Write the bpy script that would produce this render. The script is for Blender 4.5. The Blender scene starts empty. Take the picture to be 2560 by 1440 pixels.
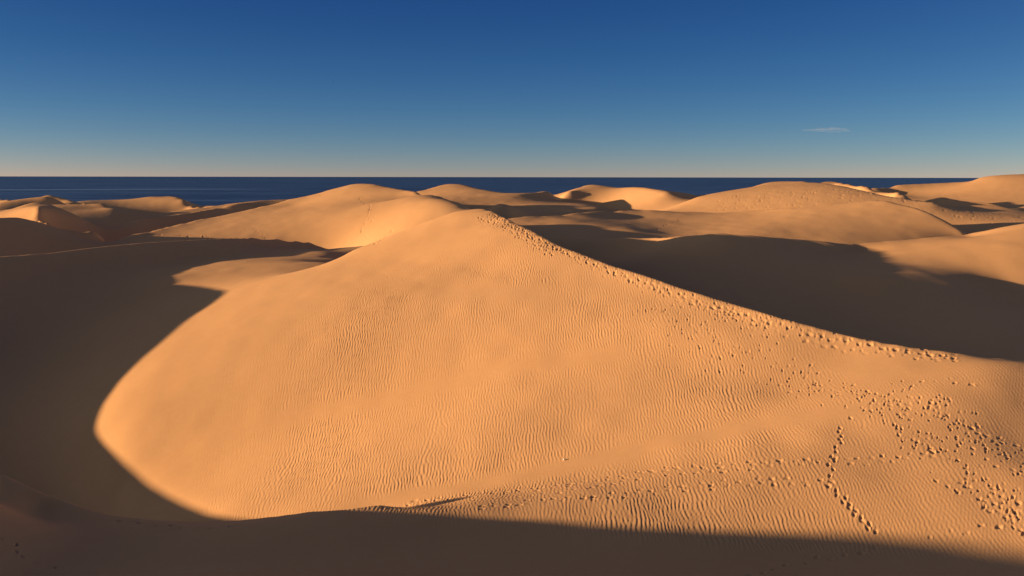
import bpy, math
import numpy as np

# ------------------------------------------------------------------ camera, sky, sun, exposure
scene = bpy.context.scene
EYE = 20.0
cam = bpy.data.cameras.new("camera")
cam.sensor_width = 36.0
cam.lens = 36.0 * 2512.0 / 2560.0
cam.clip_start = 0.5
cam.clip_end = 200000.0
cam_ob = bpy.data.objects.new("camera", cam)
scene.collection.objects.link(cam_ob)
cam_ob.rotation_mode = 'XYZ'
PITCH = math.atan(278.0 / 2512.0)
from mathutils import Matrix
cam_ob.matrix_world = (Matrix.Translation((0, 0, EYE)) @ Matrix.Rotation(math.pi / 2 - PITCH, 4, 'X')
                       @ Matrix.Rotation(math.radians(0.09), 4, 'Z'))
scene.camera = cam_ob

SUN_EL = math.atan(0.105)
SUN_AZ = math.radians(97.0)          # the low sun stands to the left, a touch behind the view
world = bpy.data.worlds.new("World")
scene.world = world
world.use_nodes = True
wn = world.node_tree.nodes
wl = world.node_tree.links
bg = wn["Background"]
sky = wn.new("ShaderNodeTexSky")
sky.sky_type = 'NISHITA'
sky.sun_disc = False
sky.sun_elevation = SUN_EL
sky.sun_rotation = -SUN_AZ
sky.altitude = 20.0
sky.air_density = 0.5
sky.dust_density = 0.0
sky.ozone_density = 3.0
# deepen the blue overhead the way a polarised lens does: a power and a gain for each primary
sepc = wn.new("ShaderNodeSeparateColor"); comb = wn.new("ShaderNodeCombineColor")
wl.new(sky.outputs["Color"], sepc.inputs["Color"])
SKY_K = 0.10
for ch, pw, gain in (("Red", 1.95, 2.1567), ("Green", 1.5, 0.5657), ("Blue", 1.05, 0.3076)):
    m0 = wn.new("ShaderNodeMath"); m0.operation = 'MULTIPLY'; m0.inputs[1].default_value = SKY_K
    m1 = wn.new("ShaderNodeMath"); m1.operation = 'POWER'; m1.inputs[1].default_value = pw
    m2 = wn.new("ShaderNodeMath"); m2.operation = 'MULTIPLY'; m2.inputs[1].default_value = gain / SKY_K
    m3 = wn.new("ShaderNodeMath"); m3.operation = 'MINIMUM'; m3.inputs[1].default_value = 1.0 / SKY_K
    wl.new(sepc.outputs[ch], m0.inputs[0]); wl.new(m0.outputs[0], m1.inputs[0]); wl.new(m1.outputs[0], m2.inputs[0])
    wl.new(m2.outputs[0], m3.inputs[0]); wl.new(m3.outputs[0], comb.inputs[ch])
# pale glow added to the sky towards and opposite the sun to lift shadows
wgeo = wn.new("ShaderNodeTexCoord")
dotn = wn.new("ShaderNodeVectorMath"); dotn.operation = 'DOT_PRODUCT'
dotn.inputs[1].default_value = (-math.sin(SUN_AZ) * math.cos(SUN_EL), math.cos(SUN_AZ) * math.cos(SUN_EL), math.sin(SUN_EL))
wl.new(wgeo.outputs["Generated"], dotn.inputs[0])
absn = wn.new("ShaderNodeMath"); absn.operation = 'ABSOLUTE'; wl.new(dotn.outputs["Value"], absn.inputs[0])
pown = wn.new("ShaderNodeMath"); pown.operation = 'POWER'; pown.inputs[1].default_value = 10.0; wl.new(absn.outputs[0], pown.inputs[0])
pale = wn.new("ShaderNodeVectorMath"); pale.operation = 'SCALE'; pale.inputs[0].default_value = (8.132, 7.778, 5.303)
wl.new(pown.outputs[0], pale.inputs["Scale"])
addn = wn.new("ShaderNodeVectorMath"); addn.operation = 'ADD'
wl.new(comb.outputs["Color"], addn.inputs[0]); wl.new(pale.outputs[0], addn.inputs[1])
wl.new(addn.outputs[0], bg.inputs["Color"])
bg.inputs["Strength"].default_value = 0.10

sun = bpy.data.lights.new("sun", 'SUN')
sun.energy = 4.3
sun.angle = math.radians(0.53)
sun.color = (1.0, 0.645, 0.325)
sun_ob = bpy.data.objects.new("sun", sun)
scene.collection.objects.link(sun_ob)
to_sun = (-math.sin(SUN_AZ) * math.cos(SUN_EL), math.cos(SUN_AZ) * math.cos(SUN_EL), math.sin(SUN_EL))
from mathutils import Vector
sun_ob.rotation_euler = Vector(to_sun).to_track_quat('Z', 'Y').to_euler()
sun_ob.location = (-60, 5, 60)

scene.view_settings.view_transform = 'Standard'
scene.view_settings.look = 'None'
scene.view_settings.exposure = 1.5
scene.view_settings.gamma = 1.0
scene.render.engine = 'CYCLES'
scene.cycles.max_bounces = 5
scene.cycles.diffuse_bounces = 4

# ------------------------------------------------------------------ helpers
rng = np.random.default_rng(11)

def tag(o, label=None, cat=None, kind=None, group=None):
    if label: o["label"] = label
    if cat: o["category"] = cat
    if kind: o["kind"] = kind
    if group: o["group"] = group
    return o

def grid_mesh(name, co, nrow, ncol, wrap=False, tris=None):
    """quad sheet over an nrow x ncol lattice of points (row-major)"""
    r = np.arange(nrow - 1)[:, None]
    c = np.arange(ncol if wrap else ncol - 1)[None, :]
    c1 = (c + 1) % ncol
    q = np.stack(np.broadcast_arrays(r * ncol + c, r * ncol + c1, (r + 1) * ncol + c1, (r + 1) * ncol + c), -1).reshape(-1, 4)
    me = bpy.data.meshes.new(name)
    me.vertices.add(len(co))
    me.vertices.foreach_set("co", co.astype(np.float32).ravel())
    me.loops.add(q.size)
    me.loops.foreach_set("vertex_index", q.astype(np.int32).ravel())
    me.polygons.add(len(q))
    me.polygons.foreach_set("loop_start", (np.arange(len(q)) * 4).astype(np.int32))
    me.polygons.foreach_set("use_smooth", np.ones(len(q), bool))
    me.update(calc_edges=True)
    ob = bpy.data.objects.new(name, me)
    scene.collection.objects.link(ob)
    return ob

_lat = np.random.default_rng(5).uniform(-1, 1, (256, 256)).astype(np.float32)
def noise2(x, y):
    """smooth value noise, about -1..1"""
    xi = np.floor(x); yi = np.floor(y)
    a = (x - xi).astype(np.float32); b = (y - yi).astype(np.float32)
    a = a * a * (3 - 2 * a); b = b * b * (3 - 2 * b)
    i = xi.astype(np.int64) & 255; j = yi.astype(np.int64) & 255
    i1 = (i + 1) & 255; j1 = (j + 1) & 255
    return ((_lat[i, j] * (1 - a) + _lat[i1, j] * a) * (1 - b) + (_lat[i, j1] * (1 - a) + _lat[i1, j1] * a) * b)

def sstep(a, b, x):
    t = np.clip((x - a) / (b - a), 0, 1)
    return t * t * (3 - 2 * t)

def near_line(x, y, line):
    """distance of points to a polyline"""
    d = np.full(x.shape, 1e9, np.float32)
    for (x0, y0), (x1, y1) in zip(line[:-1], line[1:]):
        dx, dy = x1 - x0, y1 - y0
        t = np.clip(((x - x0) * dx + (y - y0) * dy) / (dx * dx + dy * dy), 0, 1)
        d = np.minimum(d, np.hypot(x - x0 - t * dx, y - y0 - t * dy))
    return d

# ------------------------------------------------------------------ dune heights
# The dune field is surveyed from the viewpoint: crest lines, shadow edges and single points, each given as
# a sight line (u, v) and its distance in metres, plus ground points x, y, z.  A thin plate is bent through
# them on a ring grid (bearings -78..50 degrees from +Y, ranges 7..760 m) and gives the real heights.
REG=2.0; PW=0.4; PRIOR=1e-5
F=2512.0; CZ=20.0
PH=math.atan(278/F); CP,SP=math.cos(PH),math.sin(PH)
ROLL=math.radians(0.09)
T=0.105   # tan(sun elevation)
AZ=math.radians(-7); HX,HY=math.cos(AZ),-math.sin(AZ)   # horizontal heading of the light
EL=math.atan(T)
def ray(u,v):
    a=(np.asarray(u,float)-1280)/F; b=(np.asarray(v,float)-720)/F
    ca,sa=math.cos(ROLL),math.sin(ROLL)
    a,b=a*ca+b*sa, -a*sa+b*ca     # undo image roll
    dy=CP-b*SP; dz=-SP-b*CP
    return a/dy, dz/dy            # x/y, (z-CZ)/y
def P3(u,v,d):
    p,q=ray(u,v); d=np.asarray(d,float)
    return np.stack([p*d, d+0*p, CZ+q*d],-1)
def proj(X):
    x,y,z=X[...,0],X[...,1],X[...,2]-CZ
    f=y*CP-z*SP; dn=-y*SP-z*CP
    a=x/f; b=dn/f
    ca,sa=math.cos(ROLL),math.sin(ROLL)
    a,b=a*ca-b*sa, a*sa+b*ca
    return 1280+F*a, 720+F*b
TH0,TH1=math.radians(-78),math.radians(50)
R0,R1=7.0,760.0
class Grid:
    def __init__(s,n):  # n: refinement, step .6deg/n
        s.st=math.radians(0.36)*n
        s.nt=int(round((TH1-TH0)/s.st))+1
        s.st_t=(TH1-TH0)/(s.nt-1)
        s.nr=int(round(math.log(R1/R0)/s.st))+1
        s.st_r=math.log(R1/R0)/(s.nr-1)
        s.th=TH0+s.st_t*np.arange(s.nt); s.r=R0*np.exp(s.st_r*np.arange(s.nr))
        s.X=np.sin(s.th)[:,None]*s.r[None]; s.Y=np.cos(s.th)[:,None]*s.r[None]
    def rows(s,x,y):
        x=np.asarray(x,float);y=np.asarray(y,float)
        t=(np.arctan2(x,y)-TH0)/s.st_t; r=np.log(np.maximum(np.hypot(x,y),R0)/R0)/s.st_r
        t=np.clip(t,0,s.nt-1.001); r=np.clip(r,0,s.nr-1.001)
        i=t.astype(int); j=r.astype(int); a=t-i; b=r-j
        idx=np.stack([i*s.nr+j,i*s.nr+j+1,(i+1)*s.nr+j,(i+1)*s.nr+j+1],-1)
        w=np.stack([(1-a)*(1-b),(1-a)*b,a*(1-b),a*b],-1)
        return idx,w
    def samp(s,z,x,y):
        i,w=s.rows(x,y); return (z.ravel()[i]*w).sum(-1)
def resample(g0,z0,g1):
    return g0.samp(z0,g1.X.ravel(),g1.Y.ravel()).reshape(g1.nt,g1.nr)
def dense(poly,step=12):
    poly=np.asarray(poly,float); out=[poly[0]]
    for a,b in zip(poly[:-1],poly[1:]):
        n=max(1,int(math.hypot(*(b-a)[:2])/step))
        for k in range(1,n+1): out.append(a+(b-a)*k/n)
    return np.array(out)
# crests: visible silhouettes (u,v,d); d2 = depth of the surface seen just above
CRESTS=[
 # foreground crest
 dict(p=[(0,1180,51),(110,1230,50.5),(200,1265,50),(280,1290,49.7),(400,1304,49.3),(500,1306,49),(600,1302,48.8),(700,1290,48.6),(780,1279,48.5),(850,1273,48.5),(900,1268,49),(950,1262,49.6)],d2=[74,71,67,62,58,57,56,55],m=0.012,brk=0.1),
 # main dune ridge against bowl and dunes behind
 dict(p=[(870,631,107),(923,610,109),(976,589,110.5),(1046,564,111.5),(1099,543,112),(1134,531,112),(1169,525,112),(1197,522.7,112),(1222,525,110.5),(1243,532,108),(1268,545,104.5),(1292,559,101),(1338,578,96),(1398,612,90.5),(1468,638,86),(1538,666,82.5),(1609,687,79.8),(1700,719,76.5),(1825,756,72.5),(1900,779,70.2),(1975,801,68),(2087,829,66),(2162,846,64.5),(2237,861,63.3),(2312,872,62.3),(2387,884,61.5),(2462,893,61),(2560,903,60.5),(2680,914,60)],
   d2=[140,150,158,168,168,140,116,111,104,97,91,86,82,79,76,73,71,69,67,66],m=0.015,brk=0.01),
 # crest A
 dict(p=[(-140,655,108),(-83,651,110),(0,643,115),(105,633,118.5),(211,620,124),(316,610,129),(422,602,134),(510,598.6,139),(563,598,144),(615,598.6,150),(686,603,156),(738,610,159),(791,617,161),(805,620,161.5)],d2=[150,150,156,165,170,170,170,168],m=0.02,brk=0.01),
 # crest D (thin sunlit rim)
 dict(p=[(1362,585,126),(1398,592,128),(1450,597.5,131),(1503,599,132),(1573,598,131),(1644,595,127.5),(1693,591,122),(1730,589,119.5),(1783,585,117.5),(1829,583,116)],d2=[131,136,139,140,139,137,131,122],m=0.006,brk=0.01),
 # N top
 dict(p=[(2131,606.5,117),(2187,605,118),(2258,601,119),(2363,592,119.5),(2416,585,119.5),(2469,575,119),(2560,559,118),(2700,540,117)],d2=[138,140,145,155,165,165],m=0.015),
 # C crest
 dict(p=[(1275,545,167),(1377,541,172),(1468,532,180),(1538,526,185),(1609,525,187),(1730,530,187),(1815,532,185),(1906,527,180),(2012,518,172),(2117,508,169),(2187,504,166),(2223,507,164),(2260,517,161),(2290,526,159),(2328,538,156),(2363,550,153),(2400,570,150),(2423,583,148)],d2=[185,195,205,220,215,205,200,195,185,175,165,158],m=0.008,brk=0.01),
 # E left profile + top
 dict(p=[(300,598,180),(355,585,185),(420,569,194),(500,551,204),(600,530,214),(680,513,222),(763,492,227),(800,484,228),(850,468,230),(885,459.5,230),(905,459,229),(940,461,226),(1000,474,215),(1039,479,208)],d2=[193,203,213,223,231,240,255,290,300],m=0.006),
 # E right crest above dark slip face
 dict(p=[(1039,479,208),(1080,487,201),(1122,497,191),(1150,508,182),(1175,517,174),(1190,522,170)],d2=[230,225,215,205,196,190],m=0.008,brk=0.01),
 # H mound
 dict(p=[(-60,545,163),(0,544,168),(42,543,172),(88,554,177),(141,571,181),(193,582,184),(240,585.5,186),(300,588,188)],d2=[210,210,208,205,195,180],m=0.012,brk=0.02),
 # dune F crest line (lit left, dark right)
 dict(p=[(90,516,210),(92,528,207),(105,535,205),(135,550,202),(175,566,199)],brk=0.01),
 # F top against lit behind
 dict(p=[(60,512,224),(85,508,228),(110,507.5,229),(125,511,228),(170,528,222),(200,540,217)],d2=[262,258,250],m=0.008,brk=0.02),
 # dune G
 dict(p=[(125,511,285),(180,511,285),(225,509,285),(260,507,285),(270,510,283),(285,520,278)],d2=[310,330,330],m=0.004,brk=0.01),
 # far left pyramid skyline
 dict(p=[(-50,512,310),(0,506,310),(40,501,312),(70,495,314),(100,488.5,316),(110,487,316),(125,490,316),(150,496,316),(185,500,312),(215,507,306)],d2=[400,390,385,380],m=0.003,brk=0.01),
 dict(p=[(120,489.5,345),(132,486.5,345),(142,487,345),(165,496,340),(185,499,335)],m=0.002,brk=0.02),
 # low far lit strip and dark hill at the left
 dict(p=[(215,501,390),(250,501,400),(285,500.3,405),(330,497,405),(387,490,405),(392,493,400)],d2=[700,690],m=0.002,brk=0.01),
 dict(p=[(392,492.5,410),(415,492.5,410),(435,489,410),(450,493,400),(470,501,390),(490,506.5,380),(510,509,370),(540,510,360)],d2=[690,690],m=0.002,brk=0.02),
 dict(p=[(-40,480,390),(0,492,385),(12,498,380),(30,502,370)],m=0.002,brk=0.02),
 # long crest K behind E, with dark near face
 dict(p=[(337,546.5,225),(370,545,228),(420,538,233),(470,531,240),(510,523,246),(555,515,252),(620,505,260),(660,501.5,266),(700,500,270),(735,500,272)],d2=[235,245,260,280,305,335],m=0.004,brk=0.01),
 dict(p=[(430,528,290),(490,521,300),(540,515,310),(570,510,320),(620,504,330),(680,500,340),(730,498,345),(765,493,350)],d2=[360,600],m=0.003,brk=0.02),
 # I skyline hills
 dict(p=[(1039,479,290),(1070,473.5,295),(1092,467,300),(1115,460.5,303),(1127,459,304),(1134,461,303),(1152,460,303),(1169,464,296),(1197,472,285),(1232,478,274),(1270,485,257),(1292,487.5,255),(1320,485.5,258),(1377,480,272),(1433,476,290),(1447,469,300),(1461,463,306),(1482,461,306),(1507,464,302),(1545,470,294),(1591,467,284),(1610,468,280),(1626,471,275),(1650,477,266),(1672,481,260),(1700,482.5,268),(1737,483,275),(1780,483.5,278)],d2=[700]*4,m=0.002,brk=0.1),

 # M mound skyline
 dict(p=[(1740,493,236),(1780,484,239),(1836,474,243),(1878,468,246),(1913,457,249),(1940,454,251),(1969,453,249),(2033,456,240),(2080,461,231),(2117,467,223),(2160,477,213),(2210,489,203),(2290,501,195),(2340,507,191)],d2=[330,380,380,350,300,280,270],m=0.003,brk=0.02),
 dict(p=[(2033,456,300),(2057,450,301),(2085,449,300),(2117,453,297),(2152,462,290),(2180,465.5,286),(2191,467,285),(2215,472,281),(2245,480.5,275),(2265,484,270)],d2=[420,400,360],m=0.003,brk=0.02),
 dict(p=[(2191,467,360),(2220,463,365),(2250,461,368),(2303,459.5,370),(2370,456,370),(2423,454,366),(2440,448.5,362),(2451,443.5,360),(2470,440,360),(2486,438.5,360),(2532,436,360),(2560,434.5,360),(2650,432,360)],d2=[700,700],m=0.002),
 # small mounds at the right
 dict(p=[(2290,500.5,222),(2310,500,225),(2330,496,227),(2355,493,228),(2375,495,226),(2400,501,222),(2440,506,217),(2500,509,214),(2560,511,212)],d2=[280,285,285],m=0.004,brk=0.03),
 dict(p=[(2380,518.5,205),(2410,517,205),(2440,514,205),(2470,514,204),(2500,517,202),(2530,523,199),(2560,529,196),(2600,535,193)],d2=[214,214,214],m=0.003,brk=0.03),
 # K1, K2 small crests mid
 dict(p=[(1320,523.5,203),(1345,523.5,205),(1368,523,206),(1390,526,204),(1405,530,201),(1413,533,199)],m=0.003,brk=0.02),
 dict(p=[(1290,510,240),(1330,511.5,238),(1360,516,232),(1385,523,224),(1412,532,212)],m=0.003,brk=0.03),
 dict(p=[(1395,503,268),(1430,505,262),(1460,508.5,255),(1490,514,246),(1520,521,236),(1545,525.5,228)],d2=[285,280,270,250],m=0.003,brk=0.02),
 dict(p=[(1415,532,206),(1435,525.5,212),(1455,521.5,216),(1490,519,218),(1510,520.5,220)],m=0.003,brk=0.03),
]
# world polylines (x,y) where the surface may bend sharply
BREAKS=[[(-75,53),(-75,70),(-75,80),(-75,94),(-76,101),(-80,106)],[(-26,46.3),(-45,39.5),(-75,28.4)]]
# visible surface points u,v,d,weight
PTS=[
 # main face
 (1000,650,101,.5),(1197,560,107.5,1),(1200,680,91,.1),(1300,750,82,.1),(600,1250,59,.5),(2300,950,58.5,1),(2450,1000,55.5,1),
 (1650,1110,57,1),(2050,1030,56.5,1),(1200,1210,54,1),(800,1258,57,1.5),(900,1250,56.3,1.5),(1000,1242,54.6,1.5),(1100,1230,53.8,1.5),
 (1700,1250,49,1),(2300,1200,47,1),(2500,1350,42,1),(1280,1440,40,2),(2400,1440,38,2),(300,1440,40,2),(0,1440,41,2),(0,1300,45,2),(700,1400,43,2),
 # left bowl
 (0,800,103,1.5),(200,800,104,1.5),(100,950,90,1),(100,1100,77,1),(300,1220,70,.3),(400,720,110,1),
 # saddle
 (700,655,121,1),(800,650,122,1),(760,663,117,1),(850,642,125,1.5),(620,690,110.5,.7),
 # A lit side / E
 (450,594,178,.4),(910,556,170,.3),(704,581,170,1),(850,602,157,1.5),(800,525,200,.4),(1000,505,192,.4),(850,618,146,2),(830,628,138,1.5),(800,640,130,1),
 # bowl right
 (1500,640,110,1),(1700,640,110,1),(1900,640,106,1),(1900,750,93,1.5),(2200,800,79,1.5),(2400,850,72,1.5),(1700,690,100,1.5),(2500,780,82,1.5),(2350,770,84,1.5),
 # N
 (2400,620,109,.5),(2280,672,97.5,1),(2350,668,98,1),(2430,668,98,1),(2500,672,97.5,1),(2540,600,112,.5),
 # C face
 (1700,577,150,1),(1900,560,152,1),(2100,550,154,1),(2230,543,155,1),(1900,580,147,1),(2100,587,146,1),(2300,575,149,1),(2200,528,160,.6),(1420,580,146,1.5),(1450,585,146,2),(1500,588,146,2),(1560,588,146,2),(1620,590,146,2),
 # beyond C
 (1700,522,185,0.4),(1850,526,184,0.4),(2000,512,188,0.6),(2150,498,195,0.4),(2000,480,225,0.4),(1800,505,210,0.4),(2300,520,190,0.4),(2450,540,178,0.6),(2500,550,174,0.6),
 # I dunes
 (1150,475,272,.3),(1350,500,225,.4),(1450,502,228,.4),(1550,500,228,.4),(1640,505,215,.4),
 # far right slopes
 (2500,480,300,0.4),(2350,475,330,0.4),(2500,500,250,0.4),(2300,490,280,0.4),(2200,474,282,0.4),
 # left far
 (50,505,280,0.4),(50,530,215,0.4),(150,500,300,0.4),(210,525,260,0.4),(30,600,150,0.4),(200,600,150,0.4),(340,605,145,0.4),(350,575,190,0.4),(430,555,205,0.4),(600,520,235,0.4),(700,503,262,0.4),(350,510,370,0.4),(450,515,340,0.4),(250,540,235,0.4),(330,540,245,0.4),
]
# explicit ground x,y,z,weight
XYZ=[(-22,130,9.8,4),(-22,120,9.9,4),(-19,130,10,4),(-22,135,9.75,4),(-19,124,10.1,4),(-25,137,9.6,3),(-40,46.3,7.2,4),(0,7,16.2,5),(0,10,14.2,5),(0,14,11.8,5),(-5,14,12.2,3),(5,14,11.8,3),(-8,20,9.5,3),(8,20,9.0,3),(0,20,8.8,4),(0,28,6.2,3),(10,30,6.4,2),(-14,30,7.6,2),(-20,10,17,1),(20,12,13.5,1),(-35,30,11,1),(-50,36.5,10.2,1),(-26,48,5.3,2),(-26,46.3,5.4,2),(-28,54.5,3.0,2),(-36,54,3.0,1.5),(-30,50.5,5.8,5),(-30,53,3.4,3),(-34,49,6.9,6),(-33,50.5,6.2,5),(-40,47,6.3,2),(-40,50,6.6,3),(-50,45.5,7.5,2),(-60,43,9,1),
 (-45,64,0.2,0.6),(-55,75,1.0,0.6),(-45,75,-0.8,0.8),(-36,64,-1.6,0.8),(-50,85,1.2,0.8),(-95,70,5,.5),(-100,110,7,.5),(-55,95,4,1),
 (-90,140,9,.5),(-82,122,9.0,1),(-75,140,8,1),(-120,160,9,.5),(-200,230,9,.3),(-150,200,10,.5),(-120,220,11,.5),(-170,300,8,.5),
 (40,55,9,1),(50,65,7,1),(60,80,7.5,1),(60,100,9.5,1),(70,120,13,1),(60,40,8,.7),(30,25,7,.7),(90,150,11,.5),(120,200,14,.5),(200,300,15,.4),
 
 ]
for _a in range(-70,45,6):
    for _r,_z in ((520,4.5),(600,2.2),(680,0.8),(715,0.1),(735,-0.4),(757,-0.8)):
        XYZ.append((_r*math.sin(math.radians(_a)),_r*math.cos(math.radians(_a)),_z,.6 if _r<650 else 4))
SLOPES=[

 # dark slip faces: falls away from the sun
 (1180,505,190,-.4,1),(1230,522,178,-.4,1),
 (450,620,130,-.3,2),(600,615,138,-.3,2),(200,660,116,-.3,2),(50,700,110,-.3,2),(400,650,125,-.3,2),
 (150,540,208,-.35,1),(200,565,203,-.35,1),(120,525,216,-.35,1),
 (300,525,275,-.3,2),(340,530,265,-.3,2),
 (450,550,215,-.35,2),(550,530,230,-.35,2),(650,508,255,-.35,2),(380,560,205,-.3,2),
 (400,505,385,-.25,1),(460,510,375,-.3,1),
 (2395,572,140,-.35,1),(2440,570,145,-.3,1),
 
 (30,570,155,-.35,1),(100,590,155,-.35,1),(170,600,160,-.3,1),
]
HID=[(-3.7,112,16.4),(-4.0,114,16.25),(-4.1,116,15.9)]
HID2=[(-4.7,130,13.7),(-5,140,14.0),(-5.5,150,14.4)]
RIDGES=[[(-3.7,112,16.4),(-4.0,114,16.25),(-4.1,116,15.9),(-4.2,118,15.3),(-4.3,121,14.6),(-4.5,124,14.5),(-4.7,129,14.25),(-5,140,14.2),(-5.5,150,14.4),(-6,157,14.6)]]
SHADOWS=[
 dict(name='A',occ=[2],p=[(795,629,148),(738,640,134),(633,647,127),(563,654,122),(492,670,116),(443,689,110),(424,707,107)]),
 dict(name='B',free=1,p=[(424,709,107),(492,715,107.5),(545,720,107.5),(563,726,107.3),(566,733,107),(556,747,105.5),(534,760,104),(480,790,99.5),(420,840,92.5),(360,890,86),(300,950,80.5),(262,1010,75.5),(242,1060,72),(243,1085,70.5),(260,1110,69),(300,1150,66.5),(350,1195,64.3),(420,1240,62),(500,1280,59.7),(560,1300,58.4),(605,1304,58)],qx=[-80,-76,-75,-75,-75,-75,-75,-75,-72,-60]),
 dict(name='fg',p=[(850,1273,48.5),(989,1277,48.1),(1162,1287,47.4),(1371,1303,46.3),(1544,1317,45.4),(1710,1323,44.8),(1978,1331,43.7),(2186,1341,42.8),(2325,1353,42),(2429,1367,41.2),(2560,1384,40.2)],qx=[-26,-32,-40,-48,-56,-64,-70,-75]),
 dict(name='bowl',occ=[1,HID],p=[(1864,584,116),(1906,589,116),(1959,596,116.5),(2012,601,117),(2082,606,117),(2131,612,117),(2170,622,116),(2215,630,115),(2225,634,114.5),(2223,639,112),(2222,640,112)]),
 dict(name='N',p=[(2208,652,107),(2194,668,102.5),(2194,678,100),(2201,691,97),(2258,690,96.5),(2328,688,98),(2398,689,99.5),(2451,692,100.3),(2504,700,100),(2560,712,99)]),
 dict(name='C',occ=[HID2,7],p=[(1377,541,163),(1400,547,160),(1468,557,153),(1538,569,150),(1609,580,149),(1679,586,149)]),
 dict(name='J',p=[(1250,507,193),(1290,524,180),(1330,541,170)]),
]
LINES=[]
# shading samples: u,v,brightness,dmin,dmax,weight
SHADE=[]
def sh(dmin,dmax,w,*a):
    for u,v,b in a: SHADE.append((u,v,b,dmin,dmax,w))
sh(53,125,1,(400,900,.85),(350,1000,.8),(450,840,.82),(600,780,.85),(800,700,.88),(1000,620,.9),(1150,570,.92),(1100,650,.88),(1200,600,.85),
 (600,900,.78),(700,850,.8),(900,750,.8),(400,1080,.72),(500,1150,.66),(600,1050,.68),(700,1150,.64),(800,1000,.66),(900,900,.68),(1000,800,.7),(1100,750,.72),
 (1300,680,.72),(1400,700,.66),(1300,800,.62),(1500,780,.55),(1100,950,.62),(1300,950,.58),(1500,900,.56),(1700,850,.46),(1800,800,.4),(1900,830,.3),(1820,790,.36),(2000,850,.42),(1500,700,.6),(1650,760,.5),
 (1300,1080,.62),(1000,1100,.63),(1500,1050,.62),(1700,1000,.62),(1700,930,.56),(1850,930,.58),(2000,920,.65),(2150,920,.72),(2300,920,.74),(2450,940,.76),(2300,960,.8),(2100,960,.76),
 (700,1240,.72),(900,1200,.72),(1100,1170,.72),(1300,1150,.76),(1000,1240,.8),(800,1260,.78))
sh(40,70,1,(1500,1140,.98),(1650,1108,1.0),(1800,1075,1.0),(2000,1040,.97),(2150,1010,.9),(1300,1185,.9),(1150,1215,.85),(2300,1000,.86),
 (1300,1240,.58),(1500,1240,.56),(1700,1220,.6),(1900,1180,.6),(2100,1130,.56),(2300,1060,.58),(2450,1030,.45),(2540,1020,.32),(2540,1080,.45),(2400,1100,.55),(2300,1200,.72),(2100,1260,.74),(1800,1290,.68),(2500,1250,.72),(2400,1320,.72),(1500,1290,.58),(2000,1310,.72),(1250,1265,.56),(2200,1130,.55))
sh(95,135,1.2,(2400,620,.84),(2500,600,.86),(2300,640,.82),(2500,680,.8),(2300,670,.78),(2200,615,.6),(2540,640,.84),(2400,670,.8))
sh(100,165,1.2,(700,660,.7),(600,670,.65),(500,695,.6),(800,650,.7),(650,700,.68),(850,635,.75),(560,700,.6))
sh(128,190,.6,(1550,545,.4),(1480,540,.5),(1620,540,.4),(1700,550,.58),(1750,535,.5),(1700,575,.55),(1900,560,.78),(1850,540,.74),(2000,540,.8),(2100,530,.82),(2200,520,.72),(2250,550,.62),(2300,560,.55),(2350,575,.25),(2100,580,.84),(2200,590,.8),(1950,590,.8),(1600,560,.46))
sh(150,235,1.2,(850,520,.82),(800,560,.84),(900,480,.82),(700,560,.84),(600,575,.84),(950,550,.72),(1050,540,.6),(1080,505,.65),(1100,530,.45),(950,500,.74),(900,590,.7),(1000,580,.55),(500,585,.84),(450,594,.84))
sh(170,320,.7,(1950,470,.85),(1850,480,.85),(1980,495,.4),(2050,490,.3),(2100,500,.5),(1900,500,.45),(1750,505,.8),(2200,490,.7),(2350,530,.8),(2450,525,.6),(2500,545,.7))
sh(200,420,.5,(1150,470,.8),(1250,490,.75),(1400,490,.8),(1480,475,.85),(1600,490,.66),(1640,500,.68),(1550,505,.7),(2350,470,.7),(2500,460,.82),(2500,490,.8),(2220,478,.6),(50,500,.85),(100,495,.9),(180,505,.75),(180,525,.6),(230,520,.55),(40,530,.82))

LIT=[(u,v) for u,v in ((800,1258),(850,1255),(900,1250),(950,1246),(1000,1240),(1050,1236),(1100,1230),(1150,1222),(1200,1212),(1250,1202),(1300,1190),(1100,1262),(1200,1252),(1300,1235),(700,1270),(760,1265),
 (700,655),(760,660),(800,648),(840,640),(860,625),(820,612),(780,650),(640,680),
 (2240,680),(2280,676),(2320,672),(2360,676),(2400,680),(2450,682),(2240,650),(2300,655),(2350,660))]
DARK=[(5,1195),(15,1200),(25,1212),(10,1190)]+[(u,599) for u in range(1600,1860,20)]+[(u,593) for u in range(1710,1840,20)]+[(u,v) for u in range(1430,1650,20) for v in (574+max(0,(u-1500)//10),588)]+[(u,v) for u in range(1580,1880,20) for v in (604,612,622)]+[
 (2225,700),(2250,702),(2280,704),(2300,715),(2330,705),(2400,706),(2450,710),(2500,720),(2350,720)]+[(u,609+(u-1880)//12) for u in range(1880,2180,25)]

def densify_shade():
    S=np.array(SHADE,float); out=[]
    nr_=S[:,3]<95; S[nr_,2]=np.maximum(0.25,0.78+(S[nr_,2]-0.8)*1.35)
    keys=sorted(set(map(tuple,S[:,3:6])))
    for k in keys:
        A=S[(S[:,3:6]==k).all(1)]
        stp=22 if k[0]<95 else 14
        sx=1.0; sy=1.6 if k[0]<95 else 3.0
        us=np.arange(A[:,0].min()-20,A[:,0].max()+21,stp); vs=np.arange(A[:,1].min()-8,A[:,1].max()+9,stp/sy)
        U,V=np.meshgrid(us,vs); U=U.ravel();V=V.ravel()
        D2=((U[:,None]-A[:,0])*sx)**2+((V[:,None]-A[:,1])*sy)**2
        dm=np.sqrt(D2.min(1)); w=1/(D2+30.0**2)**2
        b=(w*A[:,2]).sum(1)/w.sum(1)
        ok=dm<(170 if k[0]<95 else 110)
        out.append(np.stack([U,V,b,0*U+k[0],0*U+k[1],0*U+k[2]],1)[ok])
    return np.concatenate(out)
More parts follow.
